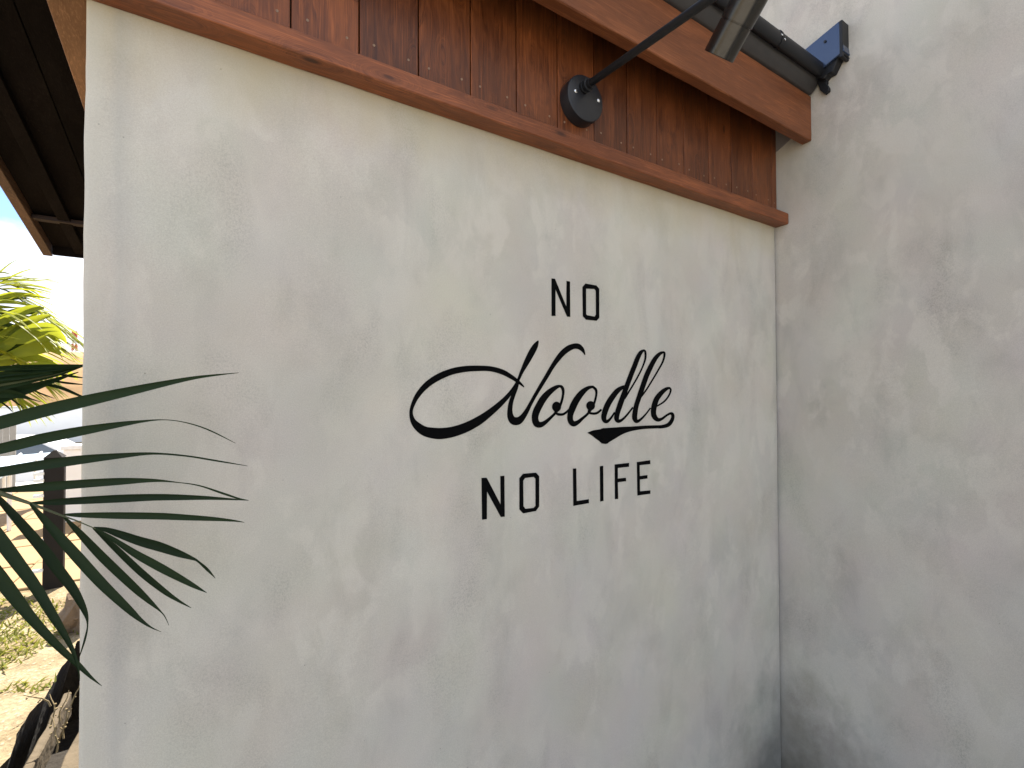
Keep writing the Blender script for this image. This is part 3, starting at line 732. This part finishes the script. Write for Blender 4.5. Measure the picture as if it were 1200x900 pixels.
for k in range(34):
    rk = random.Random(200 + k); x0, y0_ = rk.uniform(-60, 5), rk.uniform(355, 440); ln = rk.uniform(45, 85); dr = rk.uniform(-18, 22)
    if x0 + ln > 84: ln = 84 - x0
    pts = [(x0, y0_, 2), (x0 + ln * .35, y0_ - ln * .12 + dr * .1, 6), (x0 + ln * .7, y0_ - ln * .10 + dr * .45, 4.5), (x0 + ln, y0_ + dr, .6)]
    o = sub('leaflet', ribbon(pts, 3.0 + .04 * (k % 9), .015, rk.uniform(-.1, .2)), M_leaf3 if k % 3 else M_leaf2, palm2, recalc=False)

# shaded frond hanging beside the wall's end, under the eave
palm3 = thing('palm', 'dark shaded palm frond hanging between the sunlit palm and the edge of the pale wall', 'palm', (-1.7, .95, 0))
c3 = atY(-330, 470, .95)
b = bmesh.new(); tube(b, [(c3.x, .95, -.1), (c3.x + .03, .95, .6), tuple(c3)], [.06, .05, .04], 12); sub('trunk', b, M_trunk, palm3)
b = bmesh.new(); tube(b, [c3] + [atY(x, y, .95) for x, y in ((-200, 470), (-60, 462), (20, 448), (70, 438), (104, 427))], [.012, .01, .008, .005, .003, .001], 6)
fr3 = sub('frond', b, M_stalk, palm3)
for k, pts in enumerate([
    [(-60, 440, 6), (0, 432, 6), (50, 430, 6), (93, 428.5, 3), (110, 428, .5)], [(-90, 478, 8), (0, 452, 12), (40, 443, 10), (70, 436, 8), (102, 427, 2)],
    [(-90, 495, 8), (0, 465, 15), (35, 455, 11), (60, 447, 6), (92, 436, 1)], [(44, 449, 2), (70, 454, 4), (93, 463.5, 2.6), (105, 468, .5)], [(60, 446, 2), (80, 449, 2.5), (102, 451, .5)],
    [(-40, 446, 5), (20, 436, 7), (60, 433, 4), (88, 430, 1)], [(35, 456, 1), (50, 462, 1.8), (64, 467, .5)], [(18, 459, 1), (35, 467, 1.8), (48, 471, .5)], [(6, 462, 1), (18, 471, 2.2), (28, 478, .5)],
    [(-8, 465, 1), (8, 476, 2.2), (15, 483, .5)], [(-60, 452, 8), (-10, 442, 11), (30, 440, 8), (62, 437, 2)], [(-80, 470, 12), (-20, 461, 13), (15, 462, 9), (38, 468, 1)], [(66, 438, 2), (84, 441, 3), (100, 443, .5)]]):
    o = sub('leaflet', ribbon(pts, .93 + .012 * (k % 5), .012, 0), M_leaf, fr3, recalc=False)

# ------------------------------------------------------------------ ground and what lies on it
def ground_mat():
    m, t, b = mat('sandy_earth'); l = t.links.new
    co = N(t, 'ShaderNodeTexCoord').outputs['Object']
    a = tnoise(t, co, 3.5, 6, .6).outputs[0]; f = tnoise(t, co, 60, 5, .7).outputs[0]
    c = mixc(t, ramp(t, a, [(.35, 0), (.65, 1)]).outputs[0], (.20, .15, .085), (.34, .275, .175))
    c = mixc(t, .3, c, ramp(t, f, [(.3, .2), (.75, .95)]).outputs[0], 'OVERLAY')
    v = N(t, 'ShaderNodeTexVoronoi'); v.inputs['Scale'].default_value = 38; l(co, v.inputs['Vector'])
    c = mixc(t, ramp(t, v.outputs['Distance'], [(.1, .4), (.3, 0)]).outputs[0], c, (.50, .47, .40))
    l(c, b.inputs['Base Color']); b.inputs['Roughness'].default_value = .95; b.inputs['Specular IOR Level'].default_value = .1
    bp = N(t, 'ShaderNodeBump'); bp.inputs['Distance'].default_value = .02; bp.inputs['Strength'].default_value = .6
    l(math_(t, 'ADD', f, math_(t, 'MULTIPLY', v.outputs['Distance'], -.6)), bp.inputs['Height']); l(bp.outputs[0], b.inputs['Normal'])
    return m
M_ground = ground_mat()
def edge(y): return noise.noise((y * 4, 1.7, 0)) * .03 + noise.noise((y * 17, 3.7, 0)) * .012
def in_trench(x, y): return .1 < y < 2.05 and -.795 < x < XL + .2
def gz(x, y):
    z = 0.0 if y > .7 else -1.0 * min(1, (.7 - y) / 1.0)
    if x > -.6 and y < 2: z = -1.0
    if in_trench(x, y): return -.42
    if y > 8: z -= 1.15 * min(1, (y - 8) / 3.5) ** 1.3
    if -3.2 < x < .1 and 0 < y < 6:
        z += noise.noise((x * 2.3, y * 2.3, 0)) * .03 + noise.noise((x * 11, y * 11, 0)) * .008 + max(0, min(1, (y - 1.9) / .7)) * .06
    return z
M_trench_shade = plain('shade_dark_earth', (.022, .017, .012), .95, 0, .4, 25, .015)  # trench shade painted in as a darker earth colour
def gpos(x, y):
    z = gz(x, y); dx = edge(y) * math.exp(-((x + .8) / .25) ** 2)
    if in_trench(x, y) and x < -.65: dx -= .13
    return (x + dx, y, z)
gx = [-300, -120, -60, -30, -15, -8, -5, -4] + [-3.2 + .03 * i for i in range(80)] + [-.80] + [-.77 + .03 * i for i in range(29)] + [.3, .8, 1.6, 2.9, 5, 8, 15, 30, 60, 120, 300]
gy = [-300, -120, -60, -30, -15, -8, -4, -2, -1, -.4] + [-.05 + .03 * i for i in range(150)] + [4.6, 5, 5.5, 6, 7, 8, 8.5, 9, 9.7, 10.5, 11.5, 13, 16, 20, 30, 45, 80, 140, 300]
bm = bmesh.new()
gv = [[bm.verts.new(gpos(x, y)) for y in gy] for x in gx]
for i in range(len(gx) - 1):
    for j in range(len(gy) - 1): bm.faces.new((gv[i][j], gv[i + 1][j], gv[i + 1][j + 1], gv[i][j + 1]))
for f in bm.faces:
    c = f.calc_center_median()
    if c.z < -.03 and -.99 < c.x < XL + .3 and .05 < c.y < 2.3: f.material_index = 1
o = struct('ground', bm, M_ground); o.data.materials.append(M_trench_shade); flat_smooth(o, 60)
# unseen apron before the sign wall, its tone set to dim the lower walls
M_unseen_apron = plain('unseen_apron_tone', (.19, .18, .165), .85, 0, .15, 3)
bm = bmesh.new(); box(bm, XL - .02, XC - .004, -3.2, -.004, -1.3, -.96); struct('unseen_apron', bm, M_unseen_apron)
bm = bmesh.new(); box(bm, -14, XL - .024, -3.2, -1.3, -1.3, -.965); struct('unseen_apron', bm, M_unseen_apron)
bm = bmesh.new(); box(bm, XL - 14, 9, -30, -3.204, -1.3, -.97); struct('bounce_ground', bm, plain('pale_bounce_ground', (.36, .35, .33), .9, 0, .12, 2))  # unseen pale ground added to bounce sunlight onto the walls
# pale concrete yard beyond
M_yard = plain('pale_concrete', (.48, .47, .45), .8, 0, .12, 4)
bm = bmesh.new()
vs = [bm.verts.new((x, y, -1.15 + .004)) for x, y in ((-14, 11.9), (2, 11.9), (4, 30), (-22, 30))]
bm.faces.new(vs); struct('driveway', bm, M_yard)
# concrete edging in the drain trench beside the wing
M_conc = plain('aged_concrete', (.10, .075, .045), .9, 0, .3, 22, .01)
kerb = thing('concrete_edging', 'worn concrete edging strips in the shaded trench beside the pale wall', 'edging', (-.7, 1.1, -.3))
def rough_bar(x0, x1, y0, y1, z0, z1, sd):
    b = bmesh.new(); box(b, x0, x1, y0, y1, z0, z1)
    bmesh.ops.subdivide_edges(b, edges=[e for e in b.edges if abs(e.verts[0].co.y - e.verts[1].co.y) > .2], cuts=14)
    bevel(b, .005, 1)
    for v in b.verts:
        v.co += Vector((noise.noise(v.co * 9 + Vector((sd, 0, 0))), 0, noise.noise(v.co * 9 + Vector((0, sd, 0))))) * .012
    return b
sub('strip', rough_bar(-.768, -.735, .3, 1.68, -.20, -.085, 1), M_conc, kerb)
sub('strip', rough_bar(-.66, -.52, .3, 1.62, -.38, -.17, 2), M_conc, kerb)
sub('strip', rough_bar(-.50, -.37, .3, 1.9, -.42, -.27, 3), M_conc, kerb)
# dry stalks
M_dry = plain('dry_stalk', (.24, .18, .09), .8, 0, .3, 30)
dry = thing('dry_weed', 'dead straw coloured weed stalks growing from the shaded trench', 'weed', (-.62, 1.45, -.2))
for k in range(7):
    b = bmesh.new(); q = atY(random.uniform(58, 84), random.uniform(815, 890), random.uniform(1.0, 1.5))
    p = [q]
    d = Vector((random.uniform(-.3, .3), random.uniform(-.2, .2), 1)).normalized()
    for s in range(5):
        d = (d + Vector((random.uniform(-.35, .35), random.uniform(-.3, .3), random.uniform(-.2, .1)))).normalized(); p.append(p[-1] + d * random.uniform(.02, .04))
    tube(b, p, [.004, .0035, .003, .0026, .002, .0012], 6)
    for s in range(5):
        e = p[random.randint(1, 5)]; b2 = bmesh.ops.create_icosphere(b, subdivisions=1, radius=random.uniform(.003, .006))
        bmesh.ops.translate(b, vec=e + Vector((random.uniform(-.01, .01),) * 3), verts=b2['verts'])
    sub('stalk', b, M_dry, dry)
# small weeds on the bank
M_weed = leaf('weed_leaf', (.10, .13, .02), (.24, .25, .06), .4, .6, (.3, .3, .05))
bm = bmesh.new(); rw = random.Random(3)
for k in range(1500):
    q = atZ(rw.uniform(-15, 95), rw.uniform(705, 800) if rw.random() < .75 else rw.uniform(735, 800), .05)
    if q.x > -.45 or q.y > 3.1 or q.y < 1.2: continue
    if noise.noise(q * 3.0) + rw.uniform(-.3, .3) < .0 and q.y < 2.4: continue
    z = gz(q.x, q.y)
    if z < -.2: continue
    h = rw.uniform(.01, .042); w = rw.uniform(.003, .008); a = rw.uniform(0, 6.28); ln = rw.uniform(-.03, .03), rw.uniform(-.03, .03)
    c, s = math.cos(a) * w, math.sin(a) * w
    v = [bm.verts.new((q.x - c, q.y - s, z)), bm.verts.new((q.x + c, q.y + s, z)), bm.verts.new((q.x + ln[0] + c * .7, q.y + ln[1] + s * .7, z + h * .7)), bm.verts.new((q.x + ln[0] * 1.6, q.y + ln[1] * 1.6, z + h))]
    bm.faces.new(v)
o = obj('weeds', bm, M_weed, recalc=False); tag(o, 'low yellow green weeds on the sandy bank', 'weeds'); o['kind'] = 'stuff'
# boulder at the wall's foot
def rock(q, r, sd, label):
    b = bmesh.new(); bmesh.ops.create_icosphere(b, subdivisions=3, radius=1)
    for v in b.verts:
        n_ = v.co.normalized(); d = 1 + noise.noise(n_ * 1.6 + Vector((sd, 0, 0))) * .45 + noise.noise(n_ * 5 + Vector((sd, 0, 0))) * .1
        v.co = Vector((n_.x * r[0], n_.y * r[1], n_.z * r[2])) * d
    bmesh.ops.translate(b, vec=q, verts=b.verts)
    o = obj('rock', b, M_rock); flat_smooth(o, 30); tag(o, label, 'rock'); return o
M_rock = plain('tan_rock', (.17, .115, .07), .9, 0, .3, 12, .02)
rock(atZ(78, 738, .06) + Vector((.06, .1, .06)), (.11, .14, .17), 2.2, 'tan boulder at the foot of the pale wall behind the palm leaves')
# sunlit tan paving
M_slab = plain('tan_slab', (.29, .185, .085), .85, 0, .15, 6, .004)
pav = bmesh.new(); box(pav, -5.2, -.2, 3.05, 8.2, -.2, .055)
pv = struct('paving', pav, plain('paving_bed', (.16, .12, .08), .9))
src = None
for i in range(8):
    for j in range(8):
        x0, y0 = -5.15 + i * .62, 3.08 + j * .63
        if src is None:
            src = sub('slab', bbox(-.303, .303, -.308, .308, -.03, .03, .006, 1), M_slab, pv); o = src
        else: o = bpy.data.objects.new('slab', src.data); C.objects.link(o); o.parent = pv; o.matrix_parent_inverse = pv.matrix_world.inverted()
        o.location = (x0 + .31, y0 + .31, .047 + random.uniform(-.004, .004))
# dark post with white clips
q = atZ(60, 692, .06)
post = thing('post', 'square dark brown post with white clips down its left side', 'post', (q.x, q.y, .05))
top = q.z + (q - CAM).length * 0 + (692 - 537) / F_PX * (q - CAM).dot(FW)
pw = 21 / F_PX * (q - CAM).dot(FW) / 2
M_post = plain('dark_post_paint', (.014, .011, .009), .7, 0, .2, 20, 0, .2)
b = bbox(-pw * .85, pw * .85, -pw * .4, pw * .4, 0, top - .055, .006); bmesh.ops.translate(b, vec=(q.x, q.y + .05, .055), verts=b.verts)
sub('shaft', b, M_post, post)
b = bmesh.new(); bmesh.ops.create_cone(b, cap_ends=True, segments=4, radius1=pw * 1.12, radius2=.01, depth=.05); bmesh.ops.rotate(b, cent=(0, 0, 0), matrix=Matrix.Rotation(R_(45), 3, 'Z'), verts=b.verts); bmesh.ops.translate(b, vec=(q.x, q.y + .05, top + .026), verts=b.verts)
sub('cap', b, M_post, post)
M_white = plain('white_plastic', (.8, .8, .78), .4, 0, .05)
for py in (555, 563, 581, 633, 668):
    z = top - (py - 537) / F_PX * (q - CAM).dot(FW)
    b = bbox(q.x - pw * .85 - .05, q.x - pw * .85 + .006, q.y + .01, q.y + .035, z - .011, z + .011, .004)
    sub('clip', b, M_white, post)
# white garden wall behind the post
p0, p1 = atY(73, 612, 5.2), atY(110, 612, 5.2)
gw = thing('garden_wall', 'low white rendered garden wall right behind the dark post', 'wall', (p0.x, 5.2, 0))
zt_ = atY(84, 524, 5.2).z
sub('wall_body', bbox(p0.x, p0.x + 2.2, 5.2, 5.35, .02, zt_ - .03, .006), plain('white_render', (.86, .86, .85), .8, 0, .04, 8, .002), gw)
sub('coping', bbox(p0.x - .02, p0.x + 2.22, 5.18, 5.37, zt_ - .029, zt_ + .02, .008), plain('white_coping', (.8, .8, .8), .8), gw)
# pale blue flat panel with straps
M_panel = plain('pale_blue_sheet', (.42, .50, .56), .35, .2, .06, 5)
a0, a1 = atY(-60, 573, 5.6), atY(72, 529, 7.4)
pz = .72
pn = thing('strapped_panel', 'long pale blue flat panel held by white straps behind the dark post', 'panel', (-1.9, 6.4, pz))
c00, c10, c11, c01 = atZ(-70, 575, pz), atZ(12, 549, pz), atZ(72, 529, pz), atZ(-20, 537, pz)
b = bmesh.new()
tp = [b.verts.new(p) for p in (c00, c10, c11, c01)]; bt = [b.verts.new(p - Vector((0, 0, .07))) for p in (c00, c10, c11, c01)]
b.faces.new(tp); b.faces.new(bt[::-1])
for k in range(4): b.faces.new((tp[k], bt[k], bt[(k + 1) % 4], tp[(k + 1) % 4]))
sub('sheet', b, M_panel, pn)
for u in (.15, .45, .72, .95):
    e0 = c00.lerp(c11, u * .9 + .05) ; s0 = c00.lerp(c10, u * 2 if u < .5 else 1); s1 = c01.lerp(c11, u)
    s0 = (c00.lerp(c10, u * 2) if u < .5 else c10.lerp(c11, (u - .5) * 2))
    b = bmesh.new(); tube(b, [s0 + Vector((0, -.01, -.25)), s0 + Vector((0, -.012, .012)), s1 + Vector((0, .012, .012)), s1 + Vector((0, .014, -.1))], .014, 6)
    sub('strap', b, M_white, pn)
for p in (c00, c10, c11, c01):
    b = bmesh.new(); pp = p.lerp((c00 + c10 + c11 + c01) / 4, .08); zg = .08 if pp.y < 8 else gz(pp.x, pp.y) + .02
    tube(b, [(pp.x, pp.y, zg), (pp.x, pp.y, pz - .07)], .018, 8); sub('leg', b, M_white, pn)
# grey fence wall at far left
M_board = plain('grey_board', (.30, .29, .27), .8, 0, .2, 10)
fn = thing('fence', 'weathered grey board fence left of the parked car', 'fence', (-4.5, 12.5, -1.1))
e0, e1 = atY(-120, 500, 12.6), atY(19, 500, 12.6)
nb = 16
for k in range(nb):
    x = e0.x + (e1.x - e0.x) * k / nb; w = (e1.x - e0.x) / nb
    sub('board', bbox(x + .004, x + w - .004, 12.6, 12.63, -1.14, e0.z + .0 + random.uniform(-.02, .02), .003), M_board, fn)
for z in (-.8, -.1):
    sub('rail', bbox(e0.x, e1.x, 12.632, 12.68, z, z + .08, .004), M_board, fn)
# parked car, white, side on
M_car = plain('white_car_paint', (.78, .79, .8), .25, 0, .02); M_glass = plain('car_glass', (.10, .13, .17), .08, .0, .05); M_tyre = plain('tyre_rubber', (.02, .02, .02), .85); M_rim = plain('wheel_rim', (.5, .5, .52), .3, .8)
ck = atY(42, 505, 16.0); CX, CY, CZ = ck.x - .2, 16.0, -1.146
car = thing('parked_car', 'white car parked on the pale yard beyond the palm leaves', 'car', (CX, CY, CZ))
def extr(prof, y0, y1, m, name, par, w=.03):
    b = bmesh.new()
    v0 = [b.verts.new((CX + x, CY + y0, CZ + z)) for x, z in prof]; v1 = [b.verts.new((CX + x, CY + y1, CZ + z)) for x, z in prof]
    b.faces.new(v0); b.faces.new(v1[::-1])
    for k in range(len(prof)): b.faces.new((v0[k], v1[k], v1[(k + 1) % len(prof)], v0[(k + 1) % len(prof)]))
    if w: bevel(b, w)
    return sub(name, b, m, par)
body = extr([(-2.1, .3), (2.1, .3), (2.12, .62), (2.0, .82), (1.1, .93), (-1.9, .95), (-2.1, .8)], -.83, .83, M_car, 'body', car)
extr([(1.15, .92), (.45, 1.42), (-1.2, 1.46), (-1.85, .94)], -.74, .74, M_car, 'cabin', car)
extr([(.95, .97), (.42, 1.34), (-.25, 1.37), (-.25, .97)], -.765, -.742, M_glass, 'window', car, 0)
extr([(-.33, .97), (-.33, 1.37), (-1.12, 1.37), (-1.6, .97)], -.765, -.742, M_glass, 'window', car, 0)
for x in (1.3, -1.3):
    for y in (-.84, .64):
        w_ = sub('wheel', lathe([(0, 0), (0, .29), (.03, .31), (.17, .31), (.2, .29), (.2, 0)], (CX + x, CY + y - .005, CZ + .31), (0, 1, 0), 24), M_tyre, car)
        sub('rim', lathe([(0, 0), (0, .19), (.02, .2), (.02, 0)], (CX + x, CY + y - .012, CZ + .31), (0, 1, 0), 20), M_rim, w_)
b = bbox(CX + 1.9, CX + 2.13, CY - .78, CY - .5, CZ + .62, CZ + .76, .02); sub('headlight', b, plain('headlight_glass', (.6, .62, .65), .15), car)
b = bbox(CX - 2.12, CX - 1.98, CY - .8, CY - .6, CZ + .65, CZ + .85, .02); sub('tail_light', b, plain('tail_light_red', (.35, .02, .02), .25), car)
# dry orange bank on the skyline
M_bank = plain('dry_orange_bank', (.33, .20, .09), .95, 0, .35, .9, .1)
bm = bmesh.new(); n = 60
rows = []
for j in range(9):
    t = j / 8; row = []
    for i in range(n + 1):
        x = -70 + 110 * i / n
        hgt = 4.6 + noise.noise((x * .06, 2, 0)) * .8 + noise.noise((x * .4, 5, 0)) * .25
        row.append(bm.verts.new((x + noise.noise((x, t * 9, 3)) * .5, 38 + t * 10, -1.3 + (hgt + 1.3) * math.sin(t * math.pi / 2) + noise.noise((x * .7, t * 6, 1)) * .3)))
    rows.append(row)
for a, b_ in zip(rows, rows[1:]):
    for i in range(n): bm.faces.new((a[i], a[i + 1], b_[i + 1], b_[i]))
o = struct('hill', bm, M_bank); flat_smooth(o, 70)
# low white wall in front of the bank
fw = thing('boundary_wall', 'long white boundary wall below the dry orange bank', 'wall', (-10, 30, -1.15))
sub('wall_body', bbox(-40, 14, 31, 31.25, -1.2, .72, .01), plain('white_boundary_render', (.7, .7, .69), .8, 0, .05, 3), fw)
sub('coping', bbox(-40.05, 14.05, 30.95, 31.3, .722, .80, .01), plain('grey_coping', (.5, .5, .49), .8), fw)
# red and white mast
mq0, mq1 = atY(87, 424, 90), atY(87, 388, 90)
mast = thing('radio_mast', 'distant red and white banded lattice mast above the bank', 'mast', (mq0.x, 90, -1))
M_red = plain('mast_red', (.45, .06, .04), .6); M_mw = plain('mast_white', (.75, .75, .75), .6)
zlo, zhi = -1.0, mq1.z; nb = 12
for k in range(nb):
    b = bmesh.new(); z0 = zlo + (zhi - zlo) * k / nb; z1 = zlo + (zhi - zlo) * (k + 1) / nb - .01; r0 = .32 - .12 * k / nb; r1 = .32 - .12 * (k + 1) / nb
    cs = [(1, 1), (1, -1), (-1, -1), (-1, 1)]
    for i_, (sx, sy) in enumerate(cs):
        tube(b, [(mq0.x + sx * r0, 90 + sy * r0, z0), (mq0.x + sx * r1, 90 + sy * r1, z1)], .09, 5)
        tx, ty = cs[(i_ + 1) % 4]
        tube(b, [(mq0.x + sx * r0, 90 + sy * r0, z0), (mq0.x + tx * r1, 90 + ty * r1, z1)], .06, 5)
        tube(b, [(mq0.x + tx * r0, 90 + ty * r0, z0), (mq0.x + sx * r1, 90 + sy * r1, z1)], .06, 5)
    sub('section', b, M_red if k % 2 else M_mw, mast)
